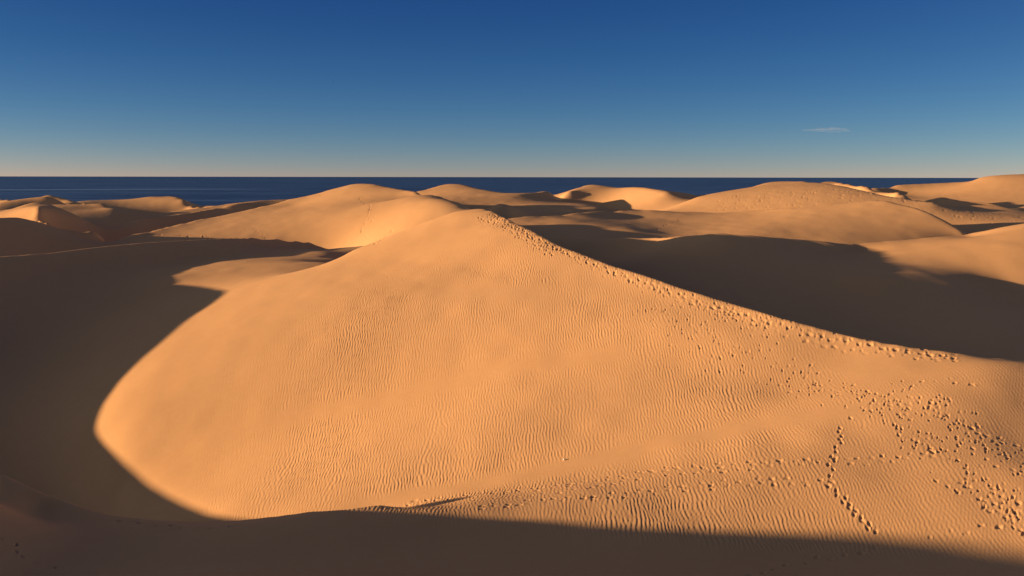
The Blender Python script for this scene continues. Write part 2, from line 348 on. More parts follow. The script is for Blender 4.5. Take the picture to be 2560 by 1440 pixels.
def occ_depth():
    """depth of each shadow-edge pixel from the crest that casts it"""
    for e in SHADOWS:
        if 'occ' not in e: continue
        O=np.concatenate([np.asarray(o,float) if o.shape[1]==3 else o for o in e['occ']])
        O=np.concatenate([O[:-1]+(O[1:]-O[:-1])*k/12 for k in range(12)]+[O[-1:]])
        q=dense(e['p'],10); out=[]
        for u,v,d0 in q:
            p_,q_=ray(u,v); best=None
            D=d0*np.linspace(.86,1.14,141)
            X=p_*D;Z=CZ+q_*D
            # along heading / across heading coords
            c=-X*HY+D*HX; a=X*HX+D*HY
            oc=-O[:,0]*HY+O[:,1]*HX; oa=O[:,0]*HX+O[:,1]*HY
            h=np.full(len(D),-99.)
            for k in range(len(D)):
                m=(np.abs(oc-c[k])<0.8)&(oa<a[k]-0.5)
                if m.any(): h[k]=(O[m,2]-T*(a[k]-oa[m])).max()
            f=Z-h   # zero where edge
            ok=h>-50
            sg=np.nonzero((f[:-1]*f[1:]<=0)&ok[:-1]&ok[1:])[0]
            if len(sg): d=D[sg[np.abs(D[sg]-d0).argmin()]]
            elif ok.any(): d=D[ok][np.abs(f[ok]).argmin()] if np.abs(f[ok]).min()<.6 else d0
            else: d=d0
            out.append(d)
        out=np.array(out); k=np.ones(5)/5
        pad=np.pad(out,2,mode='edge'); out=np.convolve(pad,k,'valid')
        q2=q.copy(); q2[:,2]=out
        e['p']=q2; e['L']=np.full(len(dense(q2,10)),20.0)
def cr(k): return P3(*dense(CRESTS[k]['p'],6).T)
for e in SHADOWS:
    if 'occ' in e: e['occ']=[cr(o) if isinstance(o,int) else np.array(o,float) for o in e['occ']]
occ_depth()
SHD=densify_shade(); SHW=1.6
def intensity_to_slope(I): return (I*0.42*1.01-math.sin(EL))/math.cos(EL)
def solve(verbose=True,levels=(4,2,1),outer=(7,4,4)):
    g=z=None
    for lv,no in zip(levels,outer):
        gn=Grid(lv)
        z= np.full((gn.nt,gn.nr),8.0) if z is None else resample(g,z,gn)
        g=gn
        # regulariser weights
        W=np.ones((g.nt,g.nr))
        for c in CRESTS:
            Q=P3(*dense(c['p'],4).T)
            brk(W,g,Q[:,0],Q[:,1],c.get('brk',0.03))
        for b in BREAKS+RIDGES:
            b=dense(b,0.5)[:,:2]; brk(W,g,b[:,0],b[:,1],0.03)
        for it in range(no):
            z=one(g,z,W,first=(lv==levels[0] and it==0),niter=900 if it==0 else 350,use_shade=not(lv==levels[0] and it<4),refresh=(it==4 if lv==levels[0] else it==0))
    return g,z
def brk(W,g,x,y,f):
    t=np.round((np.arctan2(x,y)-TH0)/g.st_t).astype(int); r=np.round(np.log(np.hypot(x,y)/R0)/g.st_r).astype(int)
    ok=(t>=0)&(t<g.nt)&(r>=0)&(r<g.nr); W[t[ok],r[ok]]=f
def rayhit(g,z,u,v,dmin,dmax):
    p,q=ray(u,v); n=1500
    d=np.exp(np.linspace(0,1,n)[None]*np.log(dmax/dmin)[:,None])*dmin[:,None]
    zz=g.samp(z,p[:,None]*d,d); below=(CZ+q[:,None]*d)<=zz
    k=np.where(below.any(1),below.argmax(1),-1)
    dd=d[np.arange(len(u)),k]; dd[k<0]=np.nan
    return dd
def one(g,z,W,first,niter,use_shade,refresh):
    I=[];Wt=[];Tg=[];Sw=[]
    def add(idx,w,t,s):
        if idx.shape[1]==4:
            idx=np.concatenate([idx,idx*0],1); w=np.concatenate([w,w*0],1)
        I.append(idx);Wt.append(w);Tg.append(np.broadcast_to(t,(len(idx),)).astype(float));Sw.append(np.broadcast_to(s,(len(idx),)).astype(float))
    def addz(x,y,zt,s): i,w=g.rows(x,y); add(i,w,zt,s)
    def addgrad(x,y,dx,dy,S,s,h=0.012):   # directional derivative along (dx,dy)
        h=h*np.hypot(x,y)
        i1,w1=g.rows(x+dx*h,y+dy*h); i0,w0=g.rows(x-dx*h,y-dy*h)
        add(np.concatenate([i1,i0],1),np.concatenate([w1,-w0],1)/(2*h[:,None]),S,s)
    def leq(x,y,bound,s):
        if first: return
        cur=g.samp(z,x,y); m=cur>bound-1e-3
        if m.any(): addz(x[m],y[m],bound[m],np.broadcast_to(s,x.shape)[m])
    sc=lambda d: 30.0/np.asarray(d)   # screen-like weight
    for c in CRESTS:
        q=dense(c['p'],8); Q=P3(*q.T); d=q[:,2]
        addz(Q[:,0],Q[:,1],Q[:,2],25*sc(d))
        # line of sight clear beyond the crest, up to the next visible surface
        if 'd2' in c:
            p_,q_=ray(q[:,0],q[:,1])
            d2=np.interp(np.arange(len(d)),np.linspace(0,len(d)-1,len(c['d2'])),c['d2'])
            for f in np.linspace(0.06,0.94,10):
                dd=d*(d2/d)**f
                mg=c.get('m',0.012)*d*min(1,4*f*(1-f)*2)
                leq(p_*dd,dd,CZ+q_*dd-mg,20*sc(d))
            # nothing in front
        p_,q_=ray(q[:,0],q[:,1])
        for f in (0.985,0.97,0.95,0.92,0.88,0.8,0.7):
            dd=d*f; leq(p_*dd,dd,CZ+q_*dd-0.002*d*(1-f)*10,20*sc(d))
    A=np.array(PTS,float); Q=P3(A[:,0],A[:,1],A[:,2]); addz(Q[:,0],Q[:,1],Q[:,2],PW*A[:,3]*sc(A[:,2])*np.where(A[:,2]>120,6,1))
    p_,q_=ray(A[:,0],A[:,1])
    for f in (0.97,0.93,0.88,0.8,0.7,0.6):
        dd=A[:,2]*f; leq(p_*dd,dd,CZ+q_*dd-0.01*dd*(1-f),10*sc(dd))
    B=np.array(XYZ,float); addz(B[:,0],B[:,1],B[:,2],B[:,3])
    for h in RIDGES:
        h=dense(h,0.6); addz(h[:,0],h[:,1],h[:,2],15.0)
    # slopes given at explicit pixel+depth (slip faces): u,v,d,slope_x
    if SLOPES:
        S=np.array(SLOPES,float); Q=P3(S[:,0],S[:,1],S[:,2]); addgrad(Q[:,0],Q[:,1],HX,HY,S[:,3],S[:,4])
    # shadow edges: P lies on sheet swept from occluder
    for e in SHADOWS:
        q=dense(e['p'],10); Pp=P3(*q.T)
        if 'free' in e and use_shade:      # only the direction is known: take the depth of the surface seen there
            dd=rayhit(g,z,q[:,0],q[:,1],np.full(len(q),30.0),np.full(len(q),170.0))
            dd=np.where(np.isfinite(dd)&(np.abs(dd/q[:,2]-1)<.3),dd,q[:,2])
            q=q.copy(); q[:,2]=np.convolve(np.pad(dd,3,mode='edge'),np.ones(7)/7,'valid'); Pp=P3(*q.T)
            zz=g.samp(z,Pp[:,0],Pp[:,1]); Pp[:,2]=np.where(np.abs(zz-Pp[:,2])<.5,zz,Pp[:,2])
        else: addz(Pp[:,0],Pp[:,1],Pp[:,2],25*sc(q[:,2]))
        if 'qx' in e:
            xq=np.interp(np.arange(len(q)),np.linspace(0,len(q)-1,len(e['qx'])),e['qx'])
            L=(Pp[:,0]-xq)/HX; yq=Pp[:,1]-HY*L
            zq=Pp[:,2]+T*L
            addz(xq,yq,zq,6.0); addgrad(xq,yq,HX,HY,-T,3.0)
            for f in np.linspace(0.04,0.96,12):
                l=L*f; b=Pp[:,2]+T*l-0.3*np.minimum(1,6*f*(1-f)); leq(Pp[:,0]-HX*l,Pp[:,1]-HY*l,b,10*sc(q[:,2]))
            for off in (6,12,20,30):
                l=L+off; leq(Pp[:,0]-HX*l,Pp[:,1]-HY*l,Pp[:,2]+T*l-0.5,2.0)
        elif 'occ' in e:
            L=e['L']
            for f in (.15,.3,.5,.7,.85):
                l=L*f; leq(Pp[:,0]-HX*l,Pp[:,1]-HY*l,Pp[:,2]+T*l-0.02*L*min(1,6*f*(1-f)),8*sc(q[:,2]))
        elif 'q' in e:   # crest pixels known: only clearance
            qq=np.asarray(e['q'],float)
    # shading
    if use_shade:
        S=SHD
        if refresh:
            dd=rayhit(g,z,S[:,0],S[:,1],np.full(len(S),14.0),S[:,4])
            m=np.isfinite(dd)&(dd<S[:,4]*0.999)&(dd>S[:,3])
            one.hit=(m,dd)
        m,dd=one.hit
        p_,_=ray(S[:,0],S[:,1])
        x=p_*dd; y=dd
        sl=intensity_to_slope(S[:,2])
        addgrad(x[m],y[m],HX,HY,sl[m],SHW*S[m,5]*np.minimum(1,60/dd[m])**1.5,h=0.02)
    # pixels that are known to be sunlit (clear line to the sun) or in cast shade
    if not first and g.st<0.03:
        for L,lit in ((LIT,True),(DARK,False)):
            L_=np.array(L,float); dd=rayhit(g,z,L_[:,0],L_[:,1],np.full(len(L_),14.0),np.full(len(L_),300.0))
            m=np.isfinite(dd); p_,_=ray(L_[m,0],L_[m,1]); x=p_*dd[m]; y=dd[m]; z0=g.samp(z,x,y)
            ls=np.arange(2,75,1.0)
            H=g.samp(z,x[:,None]-HX*ls,y[:,None]-HY*ls)-T*ls
            if lit:
                up=H.max(1)+0.06; mm=up>z0
                if mm.any(): addz(x[mm],y[mm],np.minimum(up,z0+0.5)[mm],5*sc(y[mm]))
                for n_,l in enumerate(ls):
                    if l%2==0: leq(x-HX*l,y-HY*l,z0+T*l-0.05-0.006*l,6*sc(y))
            else:
                leq(x,y,H.max(1)-0.12,10*sc(y))
    # hidden lower bounds / weak prior
    I=np.concatenate(I);Wt=np.concatenate(Wt);Tg=np.concatenate(Tg);Sw=np.concatenate(Sw)
    w2=Sw**2
    N=z.size
    lam=REG*g.st**-2   # finite-difference scaling: bending energy per angular area
    wr=lam*(1.0/g.r)[None]**2*W
    wm=0.02*(1/g.r)[None]**2*lam*0+PRIOR
    def regm(x):
        x=x.reshape(g.nt,g.nr); out=np.zeros_like(x)
        a=(x[2:]-2*x[1:-1]+x[:-2])*wr[1:-1]
        out[2:]+=a; out[1:-1]-=2*a; out[:-2]+=a
        a=(x[:,2:]-2*x[:,1:-1]+x[:,:-2])*wr[:,1:-1]
        out[:,2:]+=a; out[:,1:-1]-=2*a; out[:,:-2]+=a
        a=(x[1:,1:]-x[1:,:-1]-x[:-1,1:]+x[:-1,:-1])*2*np.minimum(np.minimum(wr[1:,1:],wr[:-1,:-1]),np.minimum(wr[1:,:-1],wr[:-1,1:]))
        out[1:,1:]+=a; out[1:,:-1]-=a; out[:-1,1:]-=a; out[:-1,:-1]+=a
        return out.ravel()
    Ir=I.ravel()
    def mul(x):
        y=(x[I]*Wt).sum(1)*w2
        return np.bincount(Ir,(y[:,None]*Wt).ravel(),minlength=N)+regm(x)+PRIOR*x
    b=np.bincount(Ir,((Tg*w2)[:,None]*Wt).ravel(),minlength=N)+PRIOR*8.0
    diag=np.bincount(Ir,(w2[:,None]*Wt**2).ravel(),minlength=N)+PRIOR+(20*np.maximum(wr,wr.mean(0)*0.3)).ravel()
    x=z.ravel().copy(); r=b-mul(x); zz=r/diag; p=zz.copy(); rz=r@zz
    for k in range(niter*(3 if g.nt<100 else 1)):
        Ap=mul(p); al=rz/(p@Ap); x+=al*p; r-=al*Ap; zz=r/diag; rn=r@zz
        p=zz+rn/rz*p; rz=rn
    return x.reshape(g.nt,g.nr)

_g, HGT = solve()
NT, NR, ST, SR = _g.nt, _g.nr, _g.st_t, _g.st_r

def _bsw(n, pos):
    """cubic B-spline weights as a dense matrix: len(pos) x n"""
    M = np.zeros((len(pos), n), np.float32)
    i = np.clip(np.floor(pos).astype(int), 0, n - 2)
    f = np.clip(pos - i, 0, 1)
    w = [(1 - f) ** 3 / 6, (3 * f ** 3 - 6 * f * f + 4) / 6, (-3 * f ** 3 + 3 * f * f + 3 * f + 1) / 6, f ** 3 / 6]
    for k in range(4):
        np.add.at(M, (np.arange(len(pos)), np.clip(i + k - 1, 0, n - 1)), w[k])
    return M

D = math.degrees
bear = np.concatenate([np.arange(-78, -32, 0.4), np.arange(-32, -18, 0.06), np.arange(-18, 28.5, 0.034),
                       np.arange(28.5, 32, 0.06), np.arange(32, 50.01, 0.4)])
bear[-1] = 50.0
lr = [math.log(R0)]
while lr[-1] < math.log(759.0):
    r = math.exp(lr[-1])
    lr.append(lr[-1] + np.interp(r, [7, 30, 36, 60, 110, 150, 300, 760], [.012, .006, .0024, .0020, .0022, .003, .005, .009]))
rng_r = np.exp(np.array(lr))
bear = np.radians(bear)
A = _bsw(NT, (bear - TH0) / ST)
B = _bsw(NR, np.log(rng_r / R0) / SR)
Z = (A @ HGT.astype(np.float32)) @ B.T                      # bearing x range
X = (np.sin(bear)[:, None] * rng_r[None]).astype(np.float32)
Y = (np.cos(bear)[:, None] * rng_r[None]).astype(np.float32)
nb, nr = Z.shape

def height(x, y):
    t = np.array([(math.atan2(x, y) - TH0) / ST]); k = np.array([math.log(math.hypot(x, y) / R0) / SR])
    return float((_bsw(NT, t) @ HGT @ _bsw(NR, k).T)[0, 0])

# slope of the big forms, used to decide where the wind ripples grow
gx = np.gradient(Z, axis=0) / np.maximum(np.gradient(bear)[:, None] * rng_r[None], 1e-6)
gr = np.gradient(Z, axis=1) / np.gradient(rng_r)[None]
sx = gx * np.cos(bear)[:, None] + gr * np.sin(bear)[:, None]
sy = -gx * np.sin(bear)[:, None] + gr * np.cos(bear)[:, None]

# ------------------------------------------------------------------ wind ripples
i0, i1 = np.searchsorted(bear, np.radians([-25, 29.5]))
j0, j1 = np.searchsorted(rng_r, [33, 138])
x = X[i0:i1, j0:j1]; y = Y[i0:i1, j0:j1]
MAIN_SMOOTH = [(-24.51, 70.8), (-21.97, 71.17), (-19.9, 70.95), (-17.85, 70.88), (-15.86, 70.91), (-13.81, 70.8), (-12.04, 70.37), (-7.95, 70.13), (-5.1, 70.09), (-0.84, 70.2), (3.36, 69.17), (6.9, 68.33)]
MAIN_SMOOTH2 = [(-14.47, 95.18), (-10.12, 90.34), (-6.18, 85.73), (-2.65, 82.83), (-0.32, 80.96), (2.24, 79.94)]
BAND = [(-8.71, 55.98), (-1.79, 55.3), (2.73, 55.27), (8.43, 55.81), (12.92, 55.67), (17.26, 55.16), (20.57, 55.1)]
warp = 0.22 * noise2(x * 0.5 + 3, y * 0.22) + 0.06 * noise2(x * 1.6, y * 0.8 + 9)
k0 = 2 * math.pi / 0.19
S = np.zeros(x.shape, np.complex64)
wr = np.random.default_rng(3)
for n in range(16):
    kk = k0 * (1 + 0.10 * wr.standard_normal()); an = math.radians(11) * wr.standard_normal()
    S += np.exp(1j * (kk * (math.cos(an) * (x + warp) + math.sin(an) * y) + wr.uniform(0, 6.283))).astype(np.complex64)
ph = np.angle(S) / (2 * math.pi) + 0.5                       # 0..1 along each ripple
ampl = np.clip(np.abs(S) / 4.0, 0.35, 1.15)
prof = np.where(ph < 0.68, ph / 0.68, (1 - ph) / 0.32)       # long windward side, short lee side
prof = prof * prof * (3 - 2 * prof) - 0.5
# where they grow: the windward faces, not the smooth flank, crest cap, band and slip faces
m = sstep(-26, -14, x + 0.10 * (y - 70)) * sstep(112, 88, y + 0.35 * x + 4 * noise2(x * .1, y * .1))
flank = sstep(5.5, 12.0, (x + 34) * 0.5 + (88 - y) * 0.42)
m *= flank
fore = sstep(-14, -6, x) * sstep(58, 55, y) * sstep(-1.6, 0.2, y - (46.1 - 0.28 * x))
m = np.maximum(m, fore)
db = near_line(x, y, BAND)
m *= sstep(0.25, 1.6, db + 0.3 * noise2(x * .8, y * .5))
ds = near_line(x, y, MAIN_SMOOTH)
m *= 0.12 + 0.88 * sstep(0.45, 1.5, ds + 0.35 * noise2(x * 1.3, y * 1.3))
ds = near_line(x, y, MAIN_SMOOTH2)
m *= 0.25 + 0.75 * sstep(0.6, 2.2, ds + 0.8 * noise2(x * .9, y * .9))
m *= sstep(-0.30, -0.12, sx[i0:i1, j0:j1])
m *= 0.72 + 0.38 * noise2(x * 0.16 + 7, y * 0.11)
rightflat = sstep(17, 23, x) * sstep(56.5, 59, y)
m *= 1 - 0.8 * rightflat
m *= sstep(-1.8, -0.1, y - (46.3 - 0.28 * np.clip(x, -9, 40)))          # none on the smooth near slope
m *= 1 - 0.3 * sstep(55, 50, y)
m = np.clip(m, 0, 1.1)
size = np.interp(y, [40, 60, 100], [0.85, 1.0, 1.0])
Z[i0:i1, j0:j1] += (0.023 * m * ampl * prof * size).astype(np.float32)
del S, ph, prof, ampl, warp, db, ds

# gentle hummocks everywhere so that no face is perfectly even
Z += (0.022 * noise2(X * 0.55, Y * 0.4) + 0.05 * noise2(X * 0.17 + 5, Y * 0.12)).astype(np.float32) * np.clip((np.hypot(X, Y) - 20) / 30, 0, 1)

# ------------------------------------------------------------------ footprints
TRAILS = {'ridge_a': [(-2.3, 106.64), (-1.41, 103.55), (-0.41, 100.44), (0.26, 97.98), (1.46, 94.75), (2.31, 92.42), (3.14, 90.7), (3.97, 88.97), (5.06, 86.87), (5.79, 85.43), (6.36, 84.27), (7.25, 82.87), (7.79, 81.87), (8.46, 80.75), (9.4, 79.41), (10.2, 78.41), (11.05, 77.3), (12.03, 76.02), (12.94, 74.72), (13.81, 73.25), (14.65, 72), (15.51, 70.84), (16.32, 69.77), (17.14, 68.75), (17.94, 67.88), (18.75, 67.06), (19.54, 66.32), (20.75, 65.28), (21.9, 64.3), (23.03, 63.39), (24.15, 62.56), (25.28, 61.8), (26.29, 60.87), (27.28, 60.01)],
 'ridge_b': [(-3.52, 106.32), (-2.62, 104.23), (-1.01, 100.34), (-0.4, 97.58), (0.37, 96.01), (1.08, 94.37), (1.33, 93.18), (1.93, 91.86), (2.63, 90.43), (3.08, 88.79), (3.44, 87.27)],
 'ridge_c': [(9.98, 77.85), (11.92, 75.29), (12.82, 74), (13.88, 72.51), (14.71, 71.09), (15.39, 70.27), (16.02, 69.31), (17.11, 67.82), (17.88, 66.79), (18.94, 65.85), (19.68, 65.02), (20.84, 64.04), (22.36, 62.84), (23.88, 61.83), (24.59, 61.21), (25.65, 60.44), (26.64, 59.58)],
 'ridge_d': [(-1.69, 105.78), (-0.21, 100.75), (1.14, 95.86), (2.57, 92.28), (4.21, 88.12), (5.77, 85)],
 'fore_a': [(-6.53, 48.93), (-5.79, 54.88), (-4.65, 54.77), (-2.88, 54.02), (-2.02, 53.37), (-1.14, 53.21), (-0.35, 52.59), (0.47, 52.67), (1.22, 52.27), (1.96, 52.24), (3.43, 52.11), (4.98, 52.03), (6.25, 52.19), (7.36, 52.27), (8.21, 51.95), (8.93, 51.85), (10.31, 51.12), (11.58, 50.65), (12.99, 50.29), (14.27, 50.01), (15.77, 49.61), (17.17, 49.46), (18.8, 49.28), (20.29, 49.21), (21.44, 48.96)],
 'fore_b': [(-1.55, 48.83), (-0.67, 49.11), (0.24, 49.03), (1.09, 49.33), (1.91, 49.03), (2.76, 49.18), (3.65, 48.91), (4.41, 48.96), (5.38, 48.81), (6.17, 49.08), (7.05, 48.91), (7.91, 49.06), (8.58, 48.98), (9.39, 48.81), (10.24, 48.59), (11.69, 48.61), (13.04, 48.24), (14.35, 47.88), (15.5, 47.42)],
 'fore_c': [(-3.89, 52.99), (-2.08, 51.06), (-0.4, 50.57), (1.26, 50.52), (2.9, 50.27), (4.58, 50.63), (5.84, 50.81), (7.51, 50.94), (9.09, 50.42), (10.66, 50.06), (12.21, 49.76)],
 'right_a': [(18.17, 42.3), (18.85, 42.37), (19.61, 42.19), (20.16, 42.34), (20.71, 42.49), (21.32, 42.49), (22.19, 42.65)],
 'right_b': [(20.16, 46.23), (20.41, 45.6), (20.48, 45.21), (21.04, 44.84), (21.17, 44.48), (21.41, 44.28), (21.69, 44.1), (21.95, 43.81), (22.05, 43.45), (22.16, 42.95), (22.19, 42.47)],
 'right_c': [(21.36, 45.58), (21.71, 45.28), (22.24, 45.23), (22.4, 44.78), (22.4, 44.17), (22.46, 43.76), (22.61, 43.41), (22.48, 42.86)],
 'right_d': [(20.5, 52.48), (20.46, 51.14), (20.48, 49.71), (20.82, 49.03), (21.3, 48.66), (21.49, 48.17)],
 'right_e': [(23.57, 51.74), (24.05, 50.94), (24.43, 50.4), (24.83, 49.94), (25.2, 49.46), (25.48, 48.96)],
 'right_f': [(22.9, 49.71), (22.89, 48.78), (22.97, 48.07), (23.14, 47.59), (23.31, 47.13), (23.73, 46.82), (23.76, 45.9)],
 'right_g': [(21.88, 54.46), (22.66, 54.44), (23.37, 54.35)],
 'right_h': [(22.96, 56.69), (23.68, 57.01), (25.1, 56.58), (25.61, 55.58), (25.98, 55.3)],
 'face_faint': [(-22.63, 117.98), (-18.67, 103.39), (-16.98, 101.16), (-14.63, 100.65), (-12.46, 94.7), (-11.24, 92.09), (-10.15, 90.56), (-9.15, 89.65), (-7.35, 87.45), (-5.87, 86.17)],
 'face_faint2': [(-10.8, 96.55), (-9.95, 95.04), (-9.08, 93.46), (-8.12, 92.28), (-5.3, 90.75), (-3.56, 89.11), (-2.08, 86.43), (0.33, 83.46), (3.91, 81.45)],
 'e_trail': [(-31.63, 208.6), (-26.3, 189.13), (-25.89, 183.46), (-25.71, 179.5), (-26.19, 175.36), (-26.99, 174.12), (-27.62, 173.24)],
 'e_trail2': [(-24.7, 180.05), (-24.95, 176.61), (-25.19, 173.76), (-25.05, 170.79), (-25.32, 169.33)],
 'e_trail3': [(-18.07, 168.04), (-19.76, 168.21), (-20.99, 167.19), (-14.3, 108.72), (-14.92, 106.86)],
 'saddle_a': [(-66.58, 183.93), (-64.03, 183.09), (-62.4, 182.81), (-60.14, 182.35), (-58.28, 181.06), (-56.73, 181.89), (-54.44, 179.78), (-40.97, 142.2)],
 'saddle_b': [(-52.89, 187.13), (-50.37, 186.09), (-47.67, 184.77), (-45.7, 182.16), (-44.17, 179.41), (-43.32, 177.6)],
 'shade_crest': [(-19.69, 48.66), (-19.03, 48.56), (-18.03, 47.97), (-17.3, 47.42), (-16.63, 47.27), (-15.95, 47.03), (-14.74, 46.82), (-13.97, 46.7), (-13.21, 46.61)],
 'shade_right': [(9.63, 39.4), (10.46, 39.78), (10.99, 40.21), (11.66, 40.54), (12.36, 40.93), (13.6, 41.14), (14.78, 41.62), (15.85, 41.73)],
 'shade_left': [(-22.62, 43.1), (-22.35, 43.08), (-21.62, 42.3), (-21.21, 42.15), (-20.76, 41.94), (-20.27, 41.79), (-19.68, 41.45)],
 'bowl': [(20.79, 105.08), (21.25, 103.18), (21.41, 100.95), (21.45, 98.83), (21.49, 96.64), (21.36, 94.32), (21.09, 92.23)],
 'c_trail': [(22.72, 158.68), (24.03, 163.33), (26.29, 169.58), (28.41, 174.38), (29.63, 177.6)]}
VERTICAL = [(18.59, 54), (17.72, 53.02), (17.52, 52.64), (17.48, 52.03), (17.28, 51.74), (17.25, 51.32), (16.81, 50.94), (16.67, 50.4), (16.28, 49.94), (16.31, 49.46), (15.89, 49.11), (15.96, 48.56), (15.62, 48), (15.51, 47.42), (15.26, 47.03), (15.49, 46.61), (15.41, 46.25), (15.73, 45.93), (15.51, 45.62), (15.74, 45.35), (15.63, 45.09), (15.83, 44.82), (15.68, 44.57), (15.89, 44.26), (15.84, 44.01), (16.08, 43.7), (15.9, 43.43), (16.15, 43.1)]
SCATTER = [([(16.78, 61.89), (17.8, 60.19), (18.96, 58.47), (20.07, 56.89), (21.1, 55.33), (22.34, 54.52), (23.29, 54.16)], 22, 95),
 ([(20.07, 56.89), (20.76, 54.38), (20.88, 52.38), (21.01, 50.55), (21.43, 49.08), (21.81, 48.1)], 26, 90),
 ([(23.08, 53.1), (23.8, 51.3), (24.04, 49.56), (24.14, 47.66)], 34, 90),
 ([(21.82, 46.8), (22.07, 45.25), (22.32, 43.85), (22.07, 42.04)], 30, 70),
 ([(9.35, 75.17), (11.03, 72.26), (12.75, 68.86), (13.98, 66.69), (15.47, 64.95), (16.55, 62.97)], 32, 120),
 ([(13.45, 72.85), (14.81, 70.88), (16.15, 69.28), (17.71, 67.71)], 14, 60),
 ([(-2.1, 105.14), (0.75, 94.85), (3.52, 88.39)], 12, 60)]
fr = np.random.default_rng(17)
prints = []                                                  # x, y, heading, depth, length, width
def walk(line, step=0.70, side=0.11, depth=0.06, jit=0.08, size=1.0):
    L = np.array(line, float)
    seg = np.hypot(*np.diff(L, axis=0).T); cum = np.concatenate([[0], np.cumsum(seg)])
    s = 0.0; k = 0
    while s < cum[-1]:
        px = np.interp(s, cum, L[:, 0]); py = np.interp(s, cum, L[:, 1])
        qx = np.interp(s + .3, cum, L[:, 0]) - np.interp(s - .3, cum, L[:, 0]); qy = np.interp(s + .3, cum, L[:, 1]) - np.interp(s - .3, cum, L[:, 1])
        h = math.atan2(qy, qx); sd = side * (1 if k % 2 else -1)
        prints.append((px - math.sin(h) * sd + fr.normal(0, jit), py + math.cos(h) * sd + fr.normal(0, jit), h + fr.normal(0, .2),
                       depth * fr.uniform(.35, 1.3), .15 * size * fr.uniform(.7, 1.25), .08 * size * fr.uniform(.7, 1.3)))
        s += step * fr.uniform(.75, 1.3); k += 1
DEPTH = {'ridge_a': .095, 'ridge_c': .06, 'ridge_b': .08, 'ridge_d': .08, 'face_faint': .02, 'face_faint2': .02, 'shade_crest': .10,
         'e_trail': .07, 'e_trail2': .06, 'e_trail3': .07, 'saddle_a': .10, 'saddle_b': .06}
for name, line in TRAILS.items():
    far = line[0][1] > 120
    walk(line, depth=DEPTH.get(name, .065), step=.95 if far else .70, size=1.6 if far else (1.15 if name[:5] == 'ridge' else .9),
         side=.2 if far else .12)
    if name in ('ridge_a', 'ridge_b', 'saddle_a', 'e_trail'):
        walk([(a + .30, b + .22) for a, b in line], depth=.6 * DEPTH[name], step=.8, size=1.0, jit=.16)
        walk([(a - .35, b - .25) for a, b in line], depth=.4 * DEPTH[name], step=.9, size=.9, jit=.22)
        walk([(a - .1, b - .1) for a, b in line], depth=.5 * DEPTH[name], step=.5, size=.8, jit=.2)
    if name in ('fore_a', 'fore_b'):
        walk([(a, b - .45) for a, b in line], depth=.045, step=.75)
for a, b in VERTICAL:
    prints.append((a, b, 1.5 + fr.normal(0, .3), .055, .16, .08))
for line, w, n in SCATTER:
    L = np.array(line, float)
    seg = np.hypot(*np.diff(L, axis=0).T); cum = np.concatenate([[0], np.cumsum(seg)])
    dirty = n in (60,120)
    for _ in range(int(n * 1.1)):
        s = fr.uniform(0, cum[-1]); d0 = np.interp(s, cum, L[:, 1])
        prints.append((np.interp(s, cum, L[:, 0]) + fr.normal(0, w * d0 / 2512 * 1.1), d0 + fr.normal(0, w * d0 / 2512 * 2.2),
                       fr.uniform(0, 6.28), fr.uniform(.025, .06) if dirty else fr.uniform(.02, .075), fr.uniform(.06, .125), fr.uniform(.04, .07)))
# trampled far mounds
for cx, cy, sx_, sy_, n in [(56.8, 213.7, 7.7, 8, 260), (65.9, 207.9, 5.8, 8, 160), (49.3, 218.2, 5.2, 8, 90), (77.9, 192.6, 4.6, 8, 160), (87.5, 185.1, 4.4, 8, 200), (75.7, 198.9, 4.8, 8, 120)]:
    for _ in range(int(n * .5)):
        prints.append((fr.normal(cx, sx_), fr.normal(cy, sy_), fr.uniform(0, 6.28), fr.uniform(.02, .07), fr.uniform(.2, .4), fr.uniform(.15, .28)))
lgr = np.log(rng_r)
dent = np.zeros_like(Z)
for px, py, h, dp, la, lb in prints:
    rr = math.hypot(px, py); th = math.atan2(px, py)
    if not (-.55 < th < .56 and 30 < rr < 400): continue
    ext = 2.4 * la
    a0, a1 = np.searchsorted(bear, [th - ext / rr, th + ext / rr])
    b0, b1 = np.searchsorted(rng_r, [rr - ext, rr + ext])
    if a1 - a0 < 1 or b1 - b0 < 1: continue
    dx = X[a0:a1, b0:b1] - px; dy = Y[a0:a1, b0:b1] - py
    u = (dx * math.cos(h) + dy * math.sin(h)) / la; v = (-dx * math.sin(h) + dy * math.cos(h)) / lb
    q2 = u * u + v * v
    hole = -dp * np.exp(-(q2 ** 1.5)) + 0.22 * dp * np.exp(-((np.sqrt(q2) - 1.45) / .38) ** 2)
    dent[a0:a1, b0:b1] += hole
Z += np.clip(dent, -.16, .07)

# ------------------------------------------------------------------ close the ring behind the viewpoint, cap the middle
back = np.radians(np.arange(54, 282 - 0.01, 4.0))
w = sstep(0, 1, (back - TH1) / (math.radians(282) - TH1))[:, None]
Zb = Z[-1][None] * (1 - w) + Z[0][None] * w + (2.0 * noise2(np.sin(back)[:, None] * rng_r[None] * .03, np.cos(back)[:, None] * rng_r[None] * .03)) * np.sin(w * math.pi) * np.clip(rng_r / 60, 0, 1)[None] * np.clip((650 - rng_r) / 200, 0, 1)[None]
Xb = np.sin(back)[:, None] * rng_r[None]; Yb = np.cos(back)[:, None] * rng_r[None]
allX = np.concatenate([X, Xb]); allY = np.concatenate([Y, Yb]); allZ = np.concatenate([Z, Zb])
zc = 18.3
cap_r = np.array([0.3, 2.0, 4.0, 5.6])
ang = np.concatenate([bear, back])
cX = np.sin(ang)[:, None] * cap_r[None]; cY = np.cos(ang)[:, None] * cap_r[None]
cZ = zc + (allZ[:, :1] - zc) * (cap_r[None] / 7.0) ** 1.5
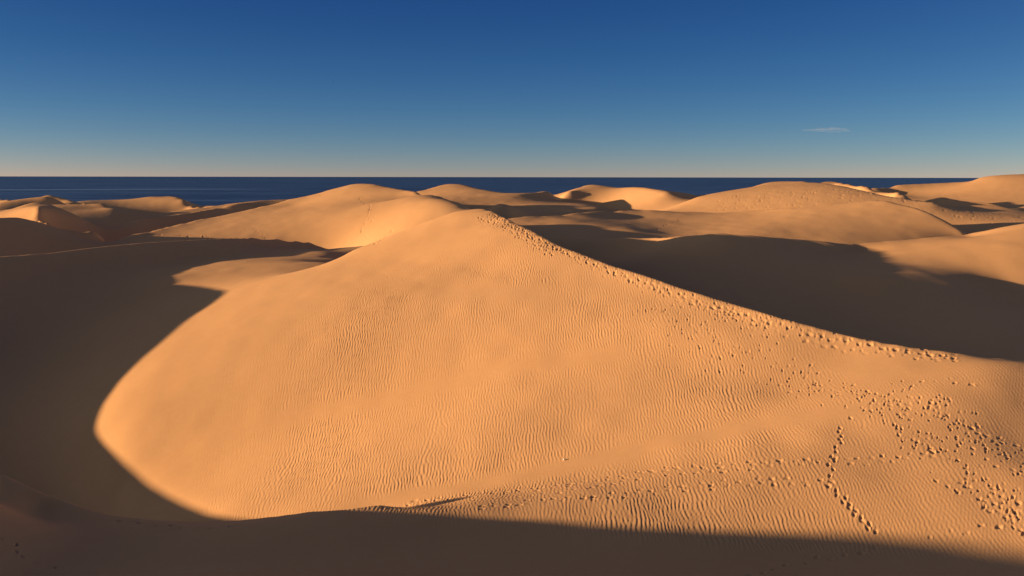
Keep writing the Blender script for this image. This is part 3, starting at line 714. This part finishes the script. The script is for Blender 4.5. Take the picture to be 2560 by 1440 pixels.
allX = np.concatenate([cX, allX], 1); allY = np.concatenate([cY, allY], 1); allZ = np.concatenate([cZ, allZ], 1)
co = np.stack([allX, allY, allZ], -1).transpose(1, 0, 2).reshape(-1, 3)      # range-major
dunes = grid_mesh("sand_dunes", co, allX.shape[1], allX.shape[0], wrap=True)
tag(dunes, "rolling dunes of fine orange sand with wind ripples and lines of footprints", "dunes", kind="structure")

# ------------------------------------------------------------------ sand material
sand = bpy.data.materials.new("sand"); sand.use_nodes = True
n = sand.node_tree.nodes; l = sand.node_tree.links
bs = n["Principled BSDF"]
bs.inputs["Roughness"].default_value = 0.95
bs.inputs["Specular IOR Level"].default_value = 0.08
geo = n.new("ShaderNodeNewGeometry")
def nz(scale, detail, rough=0.55):
    t = n.new("ShaderNodeTexNoise"); t.inputs["Scale"].default_value = scale
    t.inputs["Detail"].default_value = detail; t.inputs["Roughness"].default_value = rough
    l.new(geo.outputs["Position"], t.inputs["Vector"]); return t
big = nz(0.06, 4); fine = nz(1.3, 5, .65); grain = nz(38.0, 3)
ramp = n.new("ShaderNodeValToRGB")
ramp.color_ramp.elements[0].position = 0.30; ramp.color_ramp.elements[0].color = (0.50, 0.295, 0.150, 1)
ramp.color_ramp.elements[1].position = 0.70; ramp.color_ramp.elements[1].color = (0.56, 0.335, 0.175, 1)
mix = n.new("ShaderNodeMath"); mix.operation = 'MULTIPLY_ADD'; mix.inputs[1].default_value = 0.35
l.new(fine.outputs["Fac"], mix.inputs[0])
mm = n.new("ShaderNodeMath"); mm.operation = 'MULTIPLY'; mm.inputs[1].default_value = 0.65
l.new(big.outputs["Fac"], mm.inputs[0]); l.new(mm.outputs[0], mix.inputs[2])
l.new(mix.outputs[0], ramp.inputs["Fac"])
l.new(ramp.outputs["Color"], bs.inputs["Base Color"])
bump = n.new("ShaderNodeBump"); bump.inputs["Strength"].default_value = 0.35; bump.inputs["Distance"].default_value = 0.012
l.new(grain.outputs["Fac"], bump.inputs["Height"])
bump2 = n.new("ShaderNodeBump"); bump2.inputs["Strength"].default_value = 0.5; bump2.inputs["Distance"].default_value = 0.02
l.new(fine.outputs["Fac"], bump2.inputs["Height"]); l.new(bump.outputs["Normal"], bump2.inputs["Normal"])
l.new(bump2.outputs["Normal"], bs.inputs["Normal"])
dunes.data.materials.append(sand)

# ------------------------------------------------------------------ sea
sr = np.concatenate([np.array([640, 700, 760, 850, 1000]), np.geomspace(1200, 60000, 40)])
sa = np.radians(np.arange(0, 360, 0.5))
sco = np.stack([np.sin(sa)[None] * sr[:, None], np.cos(sa)[None] * sr[:, None], np.zeros((len(sr), len(sa)))], -1).reshape(-1, 3)
sea = grid_mesh("sea", sco, len(sr), len(sa), wrap=True)
tag(sea, "deep blue sea reaching to the horizon behind the dunes", "sea", kind="structure")
wm = bpy.data.materials.new("sea_water"); wm.use_nodes = True
n = wm.node_tree.nodes; l = wm.node_tree.links
bs = n["Principled BSDF"]
bs.inputs["Roughness"].default_value = 0.35
bs.inputs["IOR"].default_value = 1.33
bs.inputs["Specular IOR Level"].default_value = 0.15
geo = n.new("ShaderNodeNewGeometry")
def mapped(scale):
    mp = n.new("ShaderNodeMapping"); mp.inputs["Scale"].default_value = scale
    l.new(geo.outputs["Position"], mp.inputs["Vector"]); return mp
def nz(scale, vec, detail=4):
    t = n.new("ShaderNodeTexNoise"); t.inputs["Scale"].default_value = scale; t.inputs["Detail"].default_value = detail
    l.new(vec.outputs["Vector"], t.inputs["Vector"]); return t
streak = nz(1.0, mapped((0.0022, 0.011, 1)), 6)
chop = nz(1.0, mapped((0.02, 0.06, 1)), 6)
cr = n.new("ShaderNodeValToRGB")
cr.color_ramp.elements[0].position = 0.43; cr.color_ramp.elements[0].color = (0.024, 0.042, 0.085, 1)
cr.color_ramp.elements[1].position = 0.62; cr.color_ramp.elements[1].color = (0.075, 0.135, 0.25, 1)
ad = n.new("ShaderNodeMath"); ad.operation = 'MULTIPLY_ADD'; ad.inputs[1].default_value = 0.4
hm = n.new("ShaderNodeMath"); hm.operation = 'MULTIPLY'; hm.inputs[1].default_value = 0.6
l.new(chop.outputs["Fac"], ad.inputs[0]); l.new(streak.outputs["Fac"], hm.inputs[0]); l.new(hm.outputs[0], ad.inputs[2])
l.new(ad.outputs[0], cr.inputs["Fac"])
# pale current line lying across the water
sep = n.new("ShaderNodeSeparateXYZ"); l.new(geo.outputs["Position"], sep.inputs[0])
wob = nz(1.0, mapped((0.002, 0.0005, 1)), 2)
yy = n.new("ShaderNodeMath"); yy.operation = 'MULTIPLY_ADD'; yy.inputs[1].default_value = 260.0
l.new(wob.outputs["Fac"], yy.inputs[0]); l.new(sep.outputs["Y"], yy.inputs[2])
xs = n.new("ShaderNodeMath"); xs.operation = 'MULTIPLY_ADD'; xs.inputs[1].default_value = -0.35
l.new(sep.outputs["X"], xs.inputs[0]); l.new(yy.outputs[0], xs.inputs[2])
df = n.new("ShaderNodeMath"); df.operation = 'SUBTRACT'; df.inputs[1].default_value = 1895.0
l.new(xs.outputs[0], df.inputs[0])
ab = n.new("ShaderNodeMath"); ab.operation = 'ABSOLUTE'; l.new(df.outputs[0], ab.inputs[0])
band = n.new("ShaderNodeMapRange"); band.inputs["From Min"].default_value = 75.0; band.inputs["From Max"].default_value = 20.0
l.new(ab.outputs[0], band.inputs["Value"])
xf = n.new("ShaderNodeMapRange"); xf.inputs["From Min"].default_value = -330.0; xf.inputs["From Max"].default_value = -560.0
xf.inputs["To Max"].default_value = 0.8
l.new(sep.outputs["X"], xf.inputs["Value"])
bm = n.new("ShaderNodeMath"); bm.operation = 'MULTIPLY'
l.new(band.outputs[0], bm.inputs[0]); l.new(xf.outputs[0], bm.inputs[1])
mx = n.new("ShaderNodeMix"); mx.data_type = 'RGBA'
l.new(bm.outputs[0], mx.inputs["Factor"]); l.new(cr.outputs["Color"], mx.inputs["A"]); mx.inputs["B"].default_value = (0.2, 0.29, 0.42, 1)
l.new(mx.outputs["Result"], bs.inputs["Base Color"])
bp = n.new("ShaderNodeBump"); bp.inputs["Strength"].default_value = 0.8; bp.inputs["Distance"].default_value = 1.5
l.new(chop.outputs["Fac"], bp.inputs["Height"]); l.new(bp.outputs["Normal"], bs.inputs["Normal"])
sea.data.materials.append(wm)

# ------------------------------------------------------------------ the pale stone on the rippled sand
import bmesh
def simple_mat(name, col, rough=0.8):
    m = bpy.data.materials.new(name); m.use_nodes = True
    b = m.node_tree.nodes["Principled BSDF"]
    t = m.node_tree.nodes.new("ShaderNodeTexNoise"); t.inputs["Scale"].default_value = 14.0
    r = m.node_tree.nodes.new("ShaderNodeValToRGB")
    r.color_ramp.elements[0].color = tuple(c * .75 for c in col) + (1,); r.color_ramp.elements[1].color = tuple(col) + (1,)
    m.node_tree.links.new(t.outputs["Fac"], r.inputs["Fac"]); m.node_tree.links.new(r.outputs["Color"], b.inputs["Base Color"])
    b.inputs["Roughness"].default_value = rough
    return m
sx0, sy0 = (3.01, 56.29)
bm_ = bmesh.new()
bmesh.ops.create_icosphere(bm_, subdivisions=3, radius=1.0)
for v in bm_.verts:
    p = v.co
    k = 1 + 0.16 * math.sin(3.1 * p.x + 1.3) * math.cos(2.7 * p.y) + 0.10 * math.sin(5.3 * p.z + 2 * p.x)
    v.co = Vector((p.x * .075 * k, p.y * .06 * k, p.z * .055 * k))
me = bpy.data.meshes.new("stone"); bm_.to_mesh(me); bm_.free()
for p in me.polygons: p.use_smooth = True
stone = bpy.data.objects.new("stone", me); scene.collection.objects.link(stone)
stone.location = (sx0, sy0, height(sx0, sy0) + .045)
me.materials.append(simple_mat("pale_stone", (.80, .76, .70)))
tag(stone, "small pale stone lying alone on the rippled sand at the foot of the big dune", "stone")

# ------------------------------------------------------------------ gull over the dunes
def gull():
    bm = bmesh.new()
    def ring(c, ax, ry, rz, n=10):
        return [bm.verts.new((c[0], c[1] + ry * math.cos(2 * math.pi * k / n), c[2] + rz * math.sin(2 * math.pi * k / n))) for k in range(n)]
    secs = [(-.30, .015, .01, 0), (-.22, .05, .025, 0), (-.08, .075, .065, 0), (.06, .075, .07, .005), (.17, .05, .05, .02), (.23, .042, .042, .03), (.29, .02, .02, .025), (.33, .006, .006, .02)]
    rings = [ring((x, 0, z), None, ry, rz) for x, ry, rz, z in secs]
    for a, b in zip(rings[:-1], rings[1:]):
        for k in range(10):
            bm.faces.new((a[k], a[(k + 1) % 10], b[(k + 1) % 10], b[k]))
    bm.faces.new(rings[0][::-1]); bm.faces.new(rings[-1])
    for s in (-1, 1):                                         # arched wings, root to tip
        st = [(.04, .10, .02, .24, .022), (.24, .13, .10, .24, .018), (.42, .11, .10, .20, .013), (.58, .02, .06, .13, .008), (.70, -.08, .0, .03, .004)]
        rw = []
        for yy, xx, zz, ch, th in st:
            le, te = xx + ch * .35, xx - ch * .65
            rw.append([bm.verts.new((le, s * yy, zz)), bm.verts.new(((le + te) / 2, s * yy, zz + th)), bm.verts.new((te, s * yy, zz)), bm.verts.new(((le + te) / 2, s * yy, zz - th * .6))])
        for a, b in zip(rw[:-1], rw[1:]):
            for k in range(4):
                bm.faces.new((a[k], a[(k + 1) % 4], b[(k + 1) % 4], b[k]))
        bm.faces.new(rw[0]); bm.faces.new(rw[-1][::-1])
    bmesh.ops.recalc_face_normals(bm, faces=bm.faces)
    me = bpy.data.meshes.new("bird"); bm.to_mesh(me); bm.free()
    for p in me.polygons: p.use_smooth = True
    return me
bd = 420.0
bird = bpy.data.objects.new("bird", gull()); scene.collection.objects.link(bird)
bird.location = (-73.49, 420.00, 59.04)
bird.rotation_euler = (math.radians(12), 0, math.radians(70))
bird.data.materials.append(simple_mat("dark_feathers", (.035, .04, .05)))
tag(bird, "dark seabird gliding alone high in the blue sky", "bird")

# ------------------------------------------------------------------ thin wisp of cloud low over the sea
bm = bmesh.new()
bmesh.ops.create_icosphere(bm, subdivisions=4, radius=1.0)
for v in bm.verts:
    p = v.co
    v.co = Vector((p.x * 150, p.y * 90, p.z * (11 + 4 * math.sin(2.2 * p.x + .6)) - 10 * p.x * p.x * (1 if p.x > 0 else .3)))
me = bpy.data.meshes.new("cloud"); bm.to_mesh(me); bm.free()
cloud = bpy.data.objects.new("cloud", me); scene.collection.objects.link(cloud)
cloud.location = (1854.9, 6000.0, 299.9)
cm = bpy.data.materials.new("cloud_vapour"); cm.use_nodes = True
n = cm.node_tree.nodes; l = cm.node_tree.links
n.remove(n["Principled BSDF"])
pv = n.new("ShaderNodeVolumePrincipled")
pv.inputs["Color"].default_value = (1, .95, .92, 1)
tc = n.new("ShaderNodeTexCoord")
mp = n.new("ShaderNodeMapping"); mp.inputs["Scale"].default_value = (.012, .02, .09); l.new(tc.outputs["Object"], mp.inputs["Vector"])
t = n.new("ShaderNodeTexNoise"); t.inputs["Scale"].default_value = 1.0; t.inputs["Detail"].default_value = 4; l.new(mp.outputs["Vector"], t.inputs["Vector"])
mr = n.new("ShaderNodeMapRange"); mr.inputs["From Min"].default_value = .42; mr.inputs["From Max"].default_value = .75
mr.inputs["To Max"].default_value = 0.002
l.new(t.outputs["Fac"], mr.inputs["Value"]); l.new(mr.outputs[0], pv.inputs["Density"])
l.new(pv.outputs[0], n["Material Output"].inputs["Volume"])
me.materials.append(cm)
tag(cloud, "thin pale wisp of cloud low in the sky over the right-hand dunes", "cloud")
